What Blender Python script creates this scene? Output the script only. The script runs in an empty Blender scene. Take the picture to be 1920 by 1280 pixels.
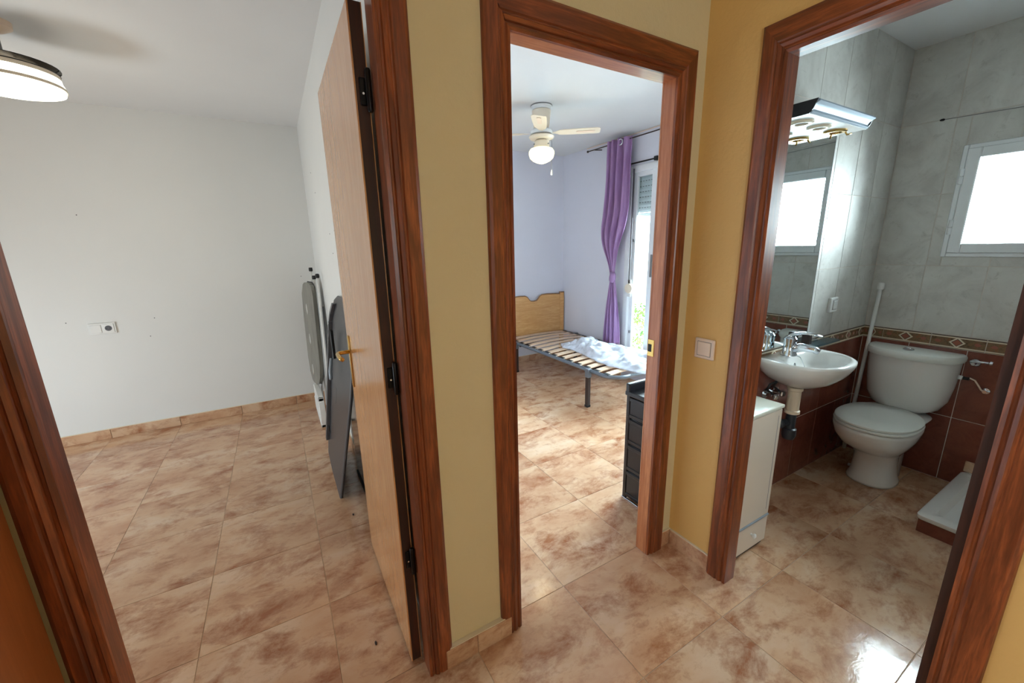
import bpy, bmesh, math, random
from mathutils import Vector, Matrix
random.seed(7)
PI = math.pi
C = bpy.context.scene.collection
sc = bpy.context.scene

# ------------------------------------------------------------------ camera
cam = bpy.data.cameras.new('camera'); co = bpy.data.objects.new('camera', cam); C.objects.link(co)
f, pitch, roll, yaw = 750.85, .2336, -.0221, .5237
cp, sp, cr, sr, cy, sy = math.cos(pitch), math.sin(pitch), math.cos(roll), math.sin(roll), math.cos(yaw), math.sin(yaw)
fw = Vector((sy*cp, cy*cp, -sp)); rt = Vector((cy, -sy, 0)); up = rt.cross(fw)
rt2 = rt*cr + up*sr; up2 = -rt*sr + up*cr
M = Matrix((( rt2.x, up2.x, -fw.x, 0), (rt2.y, up2.y, -fw.y, 0), (rt2.z, up2.z, -fw.z, 1.45), (0, 0, 0, 1)))
co.matrix_world = M
cam.sensor_width = 36; cam.lens = f/1920*36; cam.clip_start = .02; cam.clip_end = 200
sc.camera = co

# ------------------------------------------------------------------ light and exposure
sc.view_settings.view_transform = 'Standard'; sc.view_settings.look = 'None'
sc.view_settings.exposure = 0.0; sc.view_settings.gamma = 1.0; sc.view_settings.use_curve_mapping = False
w = bpy.data.worlds.new('sky'); sc.world = w; w.use_nodes = True
bg = w.node_tree.nodes['Background']; bg.inputs[0].default_value = (.80, .93, 1.0, 1); bg.inputs[1].default_value = 20.0

def window_light(name, loc, rot, sx, sy, power, col=(.86, .95, 1.0)):
    """portal in a window or wall opening: lets the sky outside sample well through it"""
    l = bpy.data.lights.new(name, 'AREA'); l.shape = 'RECTANGLE'; l.size = sx; l.size_y = sy
    o = bpy.data.objects.new(name, l); C.objects.link(o); o.location = loc; o.rotation_euler = rot
    l.cycles.is_portal = True
    return o
window_light('portal_bedroom', (3.40, 2.29, 1.0), (0, PI/2, 0), 1.75, 1.68, 0)
window_light('portal_left_room', (-2.95, 2.65, .52), (0, -PI/2, 0), .87, 1.1, 0)
window_light('portal_hall', (-.72, -1.8, 1.45), (0, -PI/2, 0), .9, .8, 0)  # sits in the unseen hall opening, added to let daylight in

def daylight_boost(name, loc, rot, sx, sy, power, col=(.84, .94, 1.0)):
    l = bpy.data.lights.new(name, 'AREA'); l.shape = 'RECTANGLE'; l.size = sx; l.size_y = sy; l.energy = power; l.color = col
    o = bpy.data.objects.new(name, l); C.objects.link(o); o.location = loc; o.rotation_euler = rot
    return o
daylight_boost('daylight_boost_bathroom', (3.72, .50, 1.72), (0, PI/2, 0), 1.15, 1.15, 195)  # panel added outside the window to brighten the bathroom beyond the sky
daylight_boost('daylight_boost_bedroom', (4.7, 2.2, 1.4), (0, PI/2, 0), 2.6, 2.6, 280)  # added panel behind the shrub, boosts daylight in the bedroom

def lamp(name, loc, power, col, r=.06):
    l = bpy.data.lights.new(name, 'POINT'); l.energy = power; l.color = col; l.shadow_soft_size = r
    o = bpy.data.objects.new(name, l); C.objects.link(o); o.location = loc
    return o

# ------------------------------------------------------------------ helpers
def S(r, g, b):
    q = lambda c: (c/255/12.92) if c/255 <= .04045 else ((c/255+.055)/1.055)**2.4
    return (q(r), q(g), q(b), 1)

def wl(o):
    v = Vector((0, 0, 0))
    while o is not None:
        v += Vector(o.location); o = o.parent
    return v

def obj(name, bm, m, parent=None, smooth=False, label=None, loc=None):
    me = bpy.data.meshes.new(name)
    off = wl(parent) if parent else Vector((0, 0, 0))
    if loc is not None: off = Vector(loc)
    bmesh.ops.translate(bm, verts=bm.verts, vec=-off)
    bmesh.ops.recalc_face_normals(bm, faces=bm.faces)
    bm.to_mesh(me); bm.free()
    for mm in (m if isinstance(m, (list, tuple)) else [m]): me.materials.append(mm)
    if smooth:
        for p in me.polygons: p.use_smooth = True
    o = bpy.data.objects.new(name, me); C.objects.link(o)
    if parent: o.parent = parent
    if loc is not None: o.location = Vector(loc) - (wl(parent) if parent else Vector((0, 0, 0)))
    if smooth and smooth != 'all':
        try: me.set_sharp_from_angle(angle=math.radians(38))
        except Exception: pass
    if label: o['label'] = label
    return o

def thing(name, label, cat, loc=(0, 0, 0), group=None):
    o = bpy.data.objects.new(name, None); C.objects.link(o); o.location = loc
    o.empty_display_size = .05
    o['label'] = label; o['category'] = cat
    if group: o['group'] = group
    return o

def tag(o, label, cat, group=None):
    o['label'] = label; o['category'] = cat
    if group: o['group'] = group
    return o

def setting(name, loc=(0, 0, 0)):
    o = bpy.data.objects.new(name, None); C.objects.link(o); o.location = loc; o['kind'] = 'structure'
    o.empty_display_size = .05
    return o

def struct(name, bm, m, parent=None, smooth=False):
    o = obj(name, bm, m, parent, smooth)
    if not parent: o['kind'] = 'structure'
    return o

def box(bm, x0, y0, z0, x1, y1, z1, bev=0, seg=1, mi=0):
    vs = [bm.verts.new(p) for p in ((x0,y0,z0),(x1,y0,z0),(x1,y1,z0),(x0,y1,z0),(x0,y0,z1),(x1,y0,z1),(x1,y1,z1),(x0,y1,z1))]
    fs = [bm.faces.new([vs[i] for i in q]) for q in ((0,3,2,1),(4,5,6,7),(0,1,5,4),(1,2,6,5),(2,3,7,6),(3,0,4,7))]
    for q in fs: q.material_index = mi
    if bev:
        es = list({e for q in fs for e in q.edges})
        bmesh.ops.bevel(bm, geom=es, offset=bev, segments=seg, affect='EDGES', profile=.5)
    return bm

def B(*a, **k):
    bm = bmesh.new(); box(bm, *a, **k); return bm

def loft(bm, rings, cap0=True, cap1=True, closed=True, mi=0):
    R = [[bm.verts.new(p) for p in r] for r in rings]
    n = len(R[0])
    for a, b in zip(R[:-1], R[1:]):
        for i in range(n if closed else n-1):
            j = (i+1) % n
            try:
                q = bm.faces.new((a[i], a[j], b[j], b[i])); q.material_index = mi
            except ValueError: pass
    if cap0:
        q = bm.faces.new(R[0]); q.material_index = mi
    if cap1:
        q = bm.faces.new(R[-1]); q.material_index = mi
    return bm

def lathe(bm, c, prof, n=32, axis='Z', cap=True, mi=0):
    rings = []
    for r, h in prof:
        ring = []
        for i in range(n):
            a = 2*PI*i/n; u, v = r*math.cos(a), r*math.sin(a)
            p = {'Z': (u, v, h), 'X': (h, u, v), 'Y': (u, h, v)}[axis]
            ring.append((c[0]+p[0], c[1]+p[1], c[2]+p[2]))
        rings.append(ring)
    return loft(bm, rings, cap, cap, mi=mi)

def tube(bm, pts, r, n=10, closed=False, mi=0):
    pts = [Vector(p) for p in pts]; rings = []; N = len(pts); nrm = None
    for i, p in enumerate(pts):
        a = pts[i-1] if (i or closed) else pts[0]; b = pts[(i+1) % N] if (i < N-1 or closed) else pts[-1]
        t = (b-a).normalized()
        if nrm is None:
            nrm = t.cross(Vector((0, 0, 1)))
            if nrm.length < .1: nrm = t.cross(Vector((1, 0, 0)))
        nrm = (nrm - t*nrm.dot(t)).normalized(); bi = t.cross(nrm)
        rr = r[i] if isinstance(r, (list, tuple)) else r
        rings.append([p + nrm*rr*math.cos(2*PI*k/n) + bi*rr*math.sin(2*PI*k/n) for k in range(n)])
    if closed:
        rings.append(rings[0])
        loft(bm, rings, False, False)
        bmesh.ops.remove_doubles(bm, verts=bm.verts, dist=1e-6)
    else: loft(bm, rings, mi=mi)
    return bm

def T(pts, r, n=10, closed=False):
    bm = bmesh.new(); tube(bm, pts, r, n, closed); return bm

def prism(bm, poly, d0, d1, axis='Z', mi=0):
    """extrude 2-D polygon: axis Z -> (x,y), axis Y -> (x,z), axis X -> (y,z)"""
    def P(p, d): return {'Z': (p[0], p[1], d), 'Y': (p[0], d, p[1]), 'X': (d, p[0], p[1])}[axis]
    return loft(bm, [[P(p, d0) for p in poly], [P(p, d1) for p in poly]], mi=mi)

# ------------------------------------------------------------------ materials
def base_mat(name, col=(.8, .8, .8, 1), rough=.5, metal=0, **k):
    m = bpy.data.materials.new(name); m.use_nodes = True
    b = m.node_tree.nodes['Principled BSDF']
    b.inputs['Base Color'].default_value = col; b.inputs['Roughness'].default_value = rough; b.inputs['Metallic'].default_value = metal
    for kk, v in k.items(): b.inputs[kk.replace('_', ' ')].default_value = v
    return m

class N:
    def __init__(s, m): s.t = m.node_tree; s.b = s.t.nodes['Principled BSDF']
    def n(s, typ, **k):
        o = s.t.nodes.new(typ)
        for a, v in k.items(): setattr(o, a, v)
        return o
    def l(s, a, b): s.t.links.new(a, b)
    def noise(s, vec, scale, detail=4, rough=.55, dist=0):
        o = s.n('ShaderNodeTexNoise'); o.inputs['Scale'].default_value = scale; o.inputs['Detail'].default_value = detail
        o.inputs['Roughness'].default_value = rough; o.inputs['Distortion'].default_value = dist
        s.l(vec, o.inputs['Vector']); return o.outputs['Fac']
    def ramp(s, fac, stops):
        o = s.n('ShaderNodeValToRGB'); e = o.color_ramp.elements
        e[0].position, e[0].color = stops[0]; e[1].position, e[1].color = stops[-1]
        for p, c in stops[1:-1]:
            q = e.new(p); q.color = c
        s.l(fac, o.inputs['Fac']); return o.outputs['Color']
    def mapping(s, vec, scale=(1, 1, 1), rot=(0, 0, 0)):
        o = s.n('ShaderNodeMapping'); o.inputs['Scale'].default_value = scale; o.inputs['Rotation'].default_value = rot
        s.l(vec, o.inputs['Vector']); return o.outputs['Vector']
    def mix(s, fac, a, b, mode='MIX'):
        o = s.n('ShaderNodeMix', data_type='RGBA', blend_type=mode)
        if isinstance(fac, float): o.inputs[0].default_value = fac
        else: s.l(fac, o.inputs[0])
        for i, v in ((6, a), (7, b)):
            if isinstance(v, tuple): o.inputs[i].default_value = v
            else: s.l(v, o.inputs[i])
        return o.outputs[2]
    def bump(s, h, strength=.1, dist=.01):
        o = s.n('ShaderNodeBump'); o.inputs['Strength'].default_value = strength; o.inputs['Distance'].default_value = dist
        s.l(h, o.inputs['Height']); s.l(o.outputs['Normal'], s.b.inputs['Normal'])
    def col(s, c): s.l(c, s.b.inputs['Base Color'])

def paint(name, col, var=.04, bump=.06, scale=60, rough=.75):
    m = base_mat(name, col, rough); n = N(m); tc = n.n('ShaderNodeNewGeometry').outputs['Position']
    a = n.noise(tc, 1.3, 3); d = tuple(c*(1-var*2) for c in col[:3])+(1,)
    n.col(n.ramp(a, [(.3, d), (.7, col)])); n.bump(n.noise(tc, scale, 5, .6), bump, .01)
    return m

def tile_pos(n, k=(31.7, 17.3, 53.1)):
    g = n.n('ShaderNodeNewGeometry').outputs['Position']; r = n.n('ShaderNodeObjectInfo').outputs['Random']
    v = n.n('ShaderNodeVectorMath', operation='SCALE'); v.inputs[0].default_value = k; n.l(r, v.inputs['Scale'])
    a = n.n('ShaderNodeVectorMath', operation='ADD'); n.l(g, a.inputs[0]); n.l(v.outputs[0], a.inputs[1])
    return a.outputs[0], r

def floor_mat(name, dark=1.0):
    m = base_mat(name, S(190, 150, 120), .16); n = N(m); p, r = tile_pos(n)
    mp = n.mapping(p, (.75, 1.2, 1), (0, 0, .2))
    c1 = n.ramp(n.noise(mp, 3.2, 5, .62, .25), [(.30, S(194, 146, 112)), (.5, S(214, 174, 140)), (.72, S(226, 196, 168))])
    f2 = n.ramp(n.noise(mp, 6.5, 8, .72, .3), [(.47, (0, 0, 0, 1)), (.66, (.95, .95, .95, 1))])
    c2 = n.mix(f2, c1, S(160, 100, 66))
    f3 = n.ramp(n.noise(mp, 17, 7, .74, .4), [(.55, (0, 0, 0, 1)), (.76, (.6, .6, .6, 1))])
    c3 = n.mix(f3, c2, S(140, 88, 62))
    b = n.n('ShaderNodeMath', operation='MULTIPLY_ADD'); n.l(r, b.inputs[0]); b.inputs[1].default_value = .12; b.inputs[2].default_value = .88
    n.col(n.mix(1.0, c3, b.outputs[0], 'MULTIPLY'))
    n.l(n.ramp(n.noise(p, 9, 5), [(.3, (.08, .08, .08, 1)), (.75, (.18, .18, .18, 1))]), n.b.inputs['Roughness'])
    n.bump(n.noise(mp, 22, 5, .6, .6), .10, .004)
    return m

def pine(name, scale, dark=(92, 42, 20), light=(166, 88, 46), rough=.34, coat=.15):
    m = base_mat(name, S(*light), rough); n = N(m)
    tc = n.n('ShaderNodeTexCoord').outputs['Object']; ri = n.n('ShaderNodeObjectInfo').outputs['Random']
    v = n.n('ShaderNodeVectorMath', operation='SCALE'); v.inputs[0].default_value = (7.1, 3.3, 9.7); n.l(ri, v.inputs['Scale'])
    a = n.n('ShaderNodeVectorMath', operation='ADD'); n.l(tc, a.inputs[0]); n.l(v.outputs[0], a.inputs[1])
    mp = n.mapping(a.outputs[0], scale)
    g1 = n.noise(mp, 3.2, 5, .6, .8); g2 = n.noise(mp, 14, 4, .6, .2)
    mid = tuple((dark[i]+light[i])//2 for i in range(3))
    c = n.ramp(g1, [(.30, S(*dark)), (.48, S(*mid)), (.66, S(*light))])
    c2 = n.mix(n.ramp(g2, [(.42, (0, 0, 0, 1)), (.62, (.55, .55, .55, 1))]), c, S(*dark))
    n.col(c2); n.bump(g2, .05, .002)
    n.b.inputs['Coat Weight'].default_value = coat; n.b.inputs['Coat Roughness'].default_value = .2
    return m

M_white = paint('white wall paint', S(224, 224, 222), .02, .05, 90)
M_ceil = paint('white ceiling paint', S(226, 226, 226), .02, .03, 90)
M_lilac = paint('cool white bedroom paint', S(222, 222, 232), .02, .05, 90)
M_yellow = paint('yellow hall paint', S(220, 204, 164), .03, .25, 38, .6)
M_floor = floor_mat('marbled beige floor tile')
M_skirt = floor_mat('marbled skirting tile')
M_grout = base_mat('pale floor grout', S(196, 172, 148), .8)
M_wood_v = pine('stained pine upright', (11, 11, .9))
M_wood_h = pine('stained pine head', (.9, 11, 11))
M_wood_hy = pine('stained pine head across', (11, .9, 11))
M_wood_l = pine('light pine jamb', (11, 11, .9), (168, 96, 54), (204, 134, 88), .3, .3)
M_wood_lh = pine('light pine head jamb', (.9, 11, 11), (168, 96, 54), (204, 134, 88), .3, .3)
M_dark_v = pine('dark stained edge', (11, 11, .9), (40, 18, 10), (72, 32, 16), .5, 0)
M_veneer = pine('honey oak veneer', (18, 18, 1.1), (196, 138, 88), (222, 168, 116), .2, .4)
M_honey = pine('orange wood veneer', (10, 10, .6), (140, 74, 32), (158, 88, 42), .3)
M_headb = pine('beech headboard laminate', (1.2, 14, 12), (204, 150, 90), (226, 178, 120), .25)
M_slat = pine('pale slat wood', (1.1, 14, 12), (204, 172, 142), (236, 212, 190), .5)

def stone_tile(name, cols, dark, sc_=3.0, rough=.18, spots=.5):
    m = base_mat(name, cols[1], rough); n = N(m); p, r = tile_pos(n)
    mp = n.mapping(p, (1, 1, 1.0))
    c = n.ramp(n.noise(mp, sc_*2, 6, .65, .8), [(.3, cols[0]), (.5, cols[1]), (.7, cols[2])])
    f2 = n.ramp(n.noise(mp, sc_*7, 5, .7, .6), [(.57, (0, 0, 0, 1)), (.72, (spots, spots, spots, 1))])
    c = n.mix(f2, c, dark)
    b = n.n('ShaderNodeMath', operation='MULTIPLY_ADD'); n.l(r, b.inputs[0]); b.inputs[1].default_value = .10; b.inputs[2].default_value = .9
    n.col(n.mix(1.0, c, b.outputs[0], 'MULTIPLY')); n.bump(n.noise(mp, 30, 4), .03, .003)
    return m
M_greyt = stone_tile('grey marbled wall tile', (S(186, 182, 176), S(202, 199, 193), S(212, 210, 204)), S(160, 154, 146), 3.0, .32)
M_brownt = stone_tile('brown wall tile', (S(112, 60, 48), S(128, 70, 56), S(138, 78, 62)), S(92, 46, 38), 5, .14)
M_wgrout = base_mat('wall tile grout', S(206, 196, 186), .8)
M_bgrout = base_mat('brown tile grout', S(176, 128, 108), .8)
M_bmot = stone_tile('mottled border glaze', (S(82, 62, 44), S(134, 108, 80), S(146, 88, 58)), S(70, 70, 50), 26, .25, .8)
M_cream = base_mat('cream border rail', S(222, 208, 184), .3)
M_rust = base_mat('rust border centre', S(150, 84, 62), .3)
M_bdark = base_mat('dark border line', S(66, 50, 40), .4)

M_porc = base_mat('white porcelain', S(232, 230, 226), .1, Coat_Weight=.4)
M_seat = base_mat('white toilet lid plastic', S(236, 238, 232), .16)
M_plw = base_mat('white plastic', S(228, 228, 226), .35)
M_plc = base_mat('cream plastic', S(232, 218, 196), .35)
M_plp = base_mat('ivory pink plastic', S(232, 208, 186), .35)
M_grey = base_mat('grey plastic', S(120, 118, 118), .4)  # one even grey for small fittings and gap lines
M_blackp = base_mat('black plastic', S(24, 22, 26), .28)
M_rub = base_mat('black rubber', S(16, 15, 16), .6)
M_char = base_mat('charcoal painted board', S(58, 58, 62), .38)
M_char2 = base_mat('dark grey moulded trim', S(84, 84, 88), .45)
M_chrome = base_mat('polished chrome', S(210, 214, 220), .08, 1.0)
M_alu = base_mat('brushed silver aluminium', S(158, 170, 182), .5, .35)
M_brass = base_mat('polished brass', S(214, 176, 104), .22, 1.0)
M_steel = base_mat('grey painted steel', S(112, 120, 130), .3, .4)
M_darksteel = base_mat('dark brown steel', S(56, 42, 38), .35, .3)
M_mirror = base_mat('mirror glass', (.86, .93, .95, 1), .015, 1.0)
M_hinge = base_mat('black hinge metal', S(22, 20, 22), .35, .6)
M_pipeb = base_mat('black waste pipe', S(40, 44, 50), .4)
M_pipew = base_mat('cream waste pipe', S(222, 202, 176), .4)
M_teal = base_mat('dark teal glass', S(30, 60, 70), .1, 0)
M_white_al = base_mat('white lacquered aluminium', S(226, 228, 230), .3)
M_sock = base_mat('dark socket holes', S(90, 90, 94), .6)

def glass_mat(name, tint=(1, 1, 1, 1), spec=.08):
    m = bpy.data.materials.new(name); m.use_nodes = True; t = m.node_tree; t.nodes.clear()
    o = t.nodes.new('ShaderNodeOutputMaterial'); mx = t.nodes.new('ShaderNodeMixShader'); fr = t.nodes.new('ShaderNodeFresnel'); fr.inputs[0].default_value = 1.3
    tr = t.nodes.new('ShaderNodeBsdfTransparent'); tr.inputs[0].default_value = tint; gl = t.nodes.new('ShaderNodeBsdfGlossy'); gl.inputs['Roughness'].default_value = .02
    t.links.new(fr.outputs[0], mx.inputs[0]); t.links.new(tr.outputs[0], mx.inputs[1]); t.links.new(gl.outputs[0], mx.inputs[2]); t.links.new(mx.outputs[0], o.inputs[0])
    return m
M_glass = glass_mat('window glass', (.93, .98, .98, 1))
M_blade = glass_mat('clear smoked blade', (.90, .89, .88, 1))

def emit(name, col, s):
    m = base_mat(name, col, .4); b = m.node_tree.nodes['Principled BSDF']
    b.inputs['Emission Color'].default_value = col; b.inputs['Emission Strength'].default_value = s
    return m
M_lampA = emit('lit opal diffuser', (1, .97, .80, 1), 6.0)
M_lampB = emit('lit glass globe', (1, .90, .55, 1), 1.25)

def film():
    m = bpy.data.materials.new('milky plastic film'); m.use_nodes = True; t = m.node_tree; b = t.nodes['Principled BSDF']
    b.inputs['Base Color'].default_value = S(232, 238, 250); b.inputs['Roughness'].default_value = .18
    o = t.nodes['Material Output']; mx = t.nodes.new('ShaderNodeMixShader'); tr = t.nodes.new('ShaderNodeBsdfTransparent')
    n = t.nodes.new('ShaderNodeTexNoise'); n.inputs['Scale'].default_value = 9; n.inputs['Detail'].default_value = 5
    r = t.nodes.new('ShaderNodeValToRGB'); r.color_ramp.elements[0].position = .35; r.color_ramp.elements[0].color = (.45, .45, .45, 1)
    r.color_ramp.elements[1].position = .6; r.color_ramp.elements[1].color = (.95, .95, .95, 1)
    g = t.nodes.new('ShaderNodeNewGeometry')
    t.links.new(g.outputs['Position'], n.inputs['Vector']); t.links.new(n.outputs[0], r.inputs[0]); t.links.new(r.outputs[0], mx.inputs[0])
    t.links.new(tr.outputs[0], mx.inputs[1]); t.links.new(b.outputs[0], mx.inputs[2]); t.links.new(mx.outputs[0], o.inputs[0])
    return m
M_film = film()

def fabric(name, col, col2):
    m = base_mat(name, col, .45, Sheen_Weight=.3); n = N(m); g = n.n('ShaderNodeNewGeometry').outputs['Position']
    n.col(n.ramp(n.noise(n.mapping(g, (8, 8, 1.2)), 4, 4), [(.35, col2), (.65, col)])); n.bump(n.noise(g, 220, 3), .08, .002)
    return m
M_purple = fabric('purple satin curtain', S(196, 156, 204), S(170, 128, 180))
_t = M_purple.node_tree; _mx = _t.nodes.new('ShaderNodeMixShader'); _tl = _t.nodes.new('ShaderNodeBsdfTranslucent'); _tl.inputs[0].default_value = S(190, 150, 205)
_mx.inputs[0].default_value = .3; _o = _t.nodes['Material Output']; _t.links.new(_t.nodes['Principled BSDF'].outputs[0], _mx.inputs[1]); _t.links.new(_tl.outputs[0], _mx.inputs[2]); _t.links.new(_mx.outputs[0], _o.inputs[0])
M_cover = fabric('olive grey board cover', S(128, 126, 116), S(96, 94, 86))

# ------------------------------------------------------------------ setting: floors
P0, X0, Y0 = .4462, .010, .712
CEIL = 2.5
floor = struct('floor', B(-3.0, -2.6, -.12, 3.52, 4.45, -.0018), M_grout)
bm = bmesh.new(); h = P0/2-.0010
fx0, fy0 = X0+P0/2, Y0+P0/2
box(bm, fx0-h, fy0-h, -.012, fx0+h, fy0+h, 0, bev=.0009)
t0 = obj('floor_tile', bm, M_floor, floor, loc=(X0+P0/2, Y0+P0/2, 0)); first = True
for i in range(-7, 8):
    for j in range(-5, 8):
        cx, cy_ = X0+(i+.5)*P0, Y0+(j+.5)*P0
        if cx < -2.9 or cx > 3.45 or cy_ > 4.3 or cy_ < -1.2: continue
        if cy_ < .9 and cx < -.8: continue
        if i == 0 and j == 0: continue
        c = t0.copy(); C.objects.link(c); c.parent = floor; c.location = (cx, cy_, random.uniform(-.0004, .0002))
        c.rotation_euler = (0, 0, random.choice((0, PI)))

# ------------------------------------------------------------------ setting: walls
def wall(name, m, boxes):
    bm = bmesh.new()
    for b in boxes: box(bm, *b)
    return struct(name, bm, m)
YA, YB = 1.105, 1.165          # wall between hall and bedrooms
XC, XD = 1.512, 1.572          # wall between hall and bathroom
DH = 2.045                     # rough door height
# hall side in yellow paint, room side in white paint (two skins)
def pierced_y(name, m, y0, y1, x0, x1, holes):
    bx = []; x = x0
    for a, b, t in holes:
        bx.append((x, y0, 0, a, y1, CEIL)); bx.append((a, y0, t, b, y1, CEIL)); x = b
    bx.append((x, y0, 0, x1, y1, CEIL)); return wall(name, m, bx)
wab = pierced_y('wall_front', M_yellow, YA, YA+.03, -.62, XC+.02, [(-.468, .302, 2.075), (.63, 1.375, DH)])
pierced_y('wall_room_side', M_white, YA+.03, YB, -2.9, XD, [(-.468, .302, 2.075), (.63, 1.375, DH)])
wall('wall_bedroom_side', M_lilac, [(XD, YA+.02, 0, 3.36, YB, CEIL)])
wc = wall('wall_right', paint('warm-lit yellow hall paint', S(228, 184, 112), .03, .25, 38, .6), [(XC, -2.6, 0, XC+.03, .17, CEIL), (XC, .82, 0, XC+.03, YA, CEIL), (XC, .17, DH, XC+.03, .82, CEIL)])  # same yellow paint; warm light on this wall put into its colour
wall('wall_bathroom_side', M_greyt, [(XC+.03, -1.0, 0, XD, .17, CEIL), (XC+.03, .82, 0, XD, YA, CEIL), (XC+.03, .17, DH, XD, .82, CEIL)])
wall('wall_left', M_yellow, [(-.64, -2.6, 0, -.56, -2.2, CEIL), (-.64, -1.4, 0, -.56, YA, CEIL), (-.64, -2.2, 0, -.56, -1.4, 1.0), (-.64, -2.2, 1.9, -.56, -1.4, CEIL)])  # rear opening is unseen, added so daylight reaches the hall from the left
wall('wall_back', M_yellow, [(-.64, -2.7, 0, XD, -2.6, CEIL)])
# left room
wba = wall('wall_left_room_back', M_white, [(-2.9, 4.25, 0, .38, 4.35, CEIL)])
wpa = wall('wall_partition', M_white, [(.33, YB, 0, .38, 4.25, CEIL)])
wall('wall_left_room_window', M_white, [(-2.9, YB, 0, -2.8, 2.1, CEIL), (-2.9, 3.2, 0, -2.8, 4.35, CEIL), (-2.9, 2.1, 0, -2.8, 3.2, .08), (-2.9, 2.1, .95, -2.8, 3.2, CEIL)])
# bedroom
wbb = wall('wall_bedroom_back', M_lilac, [(.38, 4.22, 0, 3.36, 4.35, CEIL)])
wall('wall_bedroom_partition', M_lilac, [(.38, YB, 0, .43, 4.22, CEIL)])
WX = 3.225; WY0, WY1, WZ0, WZ1 = 1.45, 3.13, .12, 2.185
wall('wall_bedroom_window', M_lilac, [(WX, YB, 0, 3.36, WY0, CEIL), (WX, WY1, 0, 3.36, 4.35, CEIL), (WX, WY0, 0, 3.36, WY1, WZ0), (WX, WY0, WZ1, 3.36, WY1, CEIL)])
# bathroom
BX, BY = 3.36, 1.09
bwy0, bwy1, bwz0, bwz1 = .20, .785, 1.355, 1.915
wbw = wall('wall_bathroom_window', M_wgrout, [(BX+.0016, -1.0, 0, 3.5, bwy0, CEIL), (BX+.0016, bwy1, 0, 3.5, YB, CEIL), (BX+.0016, bwy0, 0, 3.5, bwy1, bwz0), (BX+.0016, bwy0, bwz1, 3.5, bwy1, CEIL)])
wbn = wall('wall_bathroom_mirror', M_wgrout, [(XD, BY+.0016, 0, BX+.01, YA+.02, CEIL)])
wall('wall_bathroom_end', M_greyt, [(XD, -1.1, 0, 3.5, -1.0, CEIL)])
struct('ceiling', B(-.64, -2.7, CEIL, 3.5, YB-.03, CEIL+.1), M_ceil)
struct('ceiling_bedrooms', B(-2.9, YB-.03, CEIL, 3.5, 4.35, CEIL+.1), M_ceil)

# wall tiles: grid of 0.25 wide, rows of the heights seen
rows = [(0, .40, 'b'), (.40, .812, 'b'), (.888, 1.285, 'g'), (1.285, 1.687, 'g'), (1.687, 2.089, 'g'), (2.089, CEIL, 'g')]
G = .0017
def tile_piece(name, m, parent, axis, a0, a1, z0, z1, t=.008):
    a0 += G; a1 -= G; z0 += G; z1 -= G
    if axis == 'x': bm = B(a0, BY, z0, a1, BY+t, z1, bev=.0012)
    else: bm = B(BX, a0, z0, BX+t, a1, z1, bev=.0012)
    o = obj(name, bm, m, parent, loc=((a0+a1)/2, BY, (z0+z1)/2) if axis == 'x' else (BX, (a0+a1)/2, (z0+z1)/2))
    return o
cache = {}
def wall_tiles(parent, axis, lines, hole=None):
    for a0, a1 in zip(lines[:-1], lines[1:]):
        for z0, z1, k in rows:
            m = M_brownt if k == 'b' else M_greyt; rects = [(a0, a1, z0, z1)]
            if hole:
                h0, h1, v0, v1 = hole; out = []
                if a1 > h0 and a0 < h1 and z1 > v0 and z0 < v1:
                    if a0 < h0: out.append((a0, h0, z0, z1))
                    if a1 > h1: out.append((h1, a1, z0, z1))
                    b0, b1 = max(a0, h0), min(a1, h1)
                    if z0 < v0: out.append((b0, b1, z0, v0))
                    if z1 > v1: out.append((b0, b1, v1, z1))
                    rects = out
            for r_ in rects:
                if r_[1]-r_[0] < .012 or r_[3]-r_[2] < .012: continue
                key = (axis, round(r_[1]-r_[0], 4), round(r_[3]-r_[2], 4), k)
                if key in cache:
                    c = cache[key].copy(); C.objects.link(c); c.parent = parent
                    c.location = ((r_[0]+r_[1])/2, BY, (r_[2]+r_[3])/2) if axis == 'x' else (BX, (r_[0]+r_[1])/2, (r_[2]+r_[3])/2)
                else:
                    cache[key] = tile_piece('brown_tile' if k == 'b' else 'grey_tile', m, parent, axis, *r_)
wall_tiles(wbn, 'x', [XD, 1.86, 2.11, 2.36, 2.61, 2.86, 3.11, BX])
wall_tiles(wbw, 'y', [-1.0, -.895, -.645, -.395, -.145, .105, .355, .605, .855, BY], (bwy0-.01, bwy1+.01, bwz0-.01, bwz1+.01))

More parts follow.
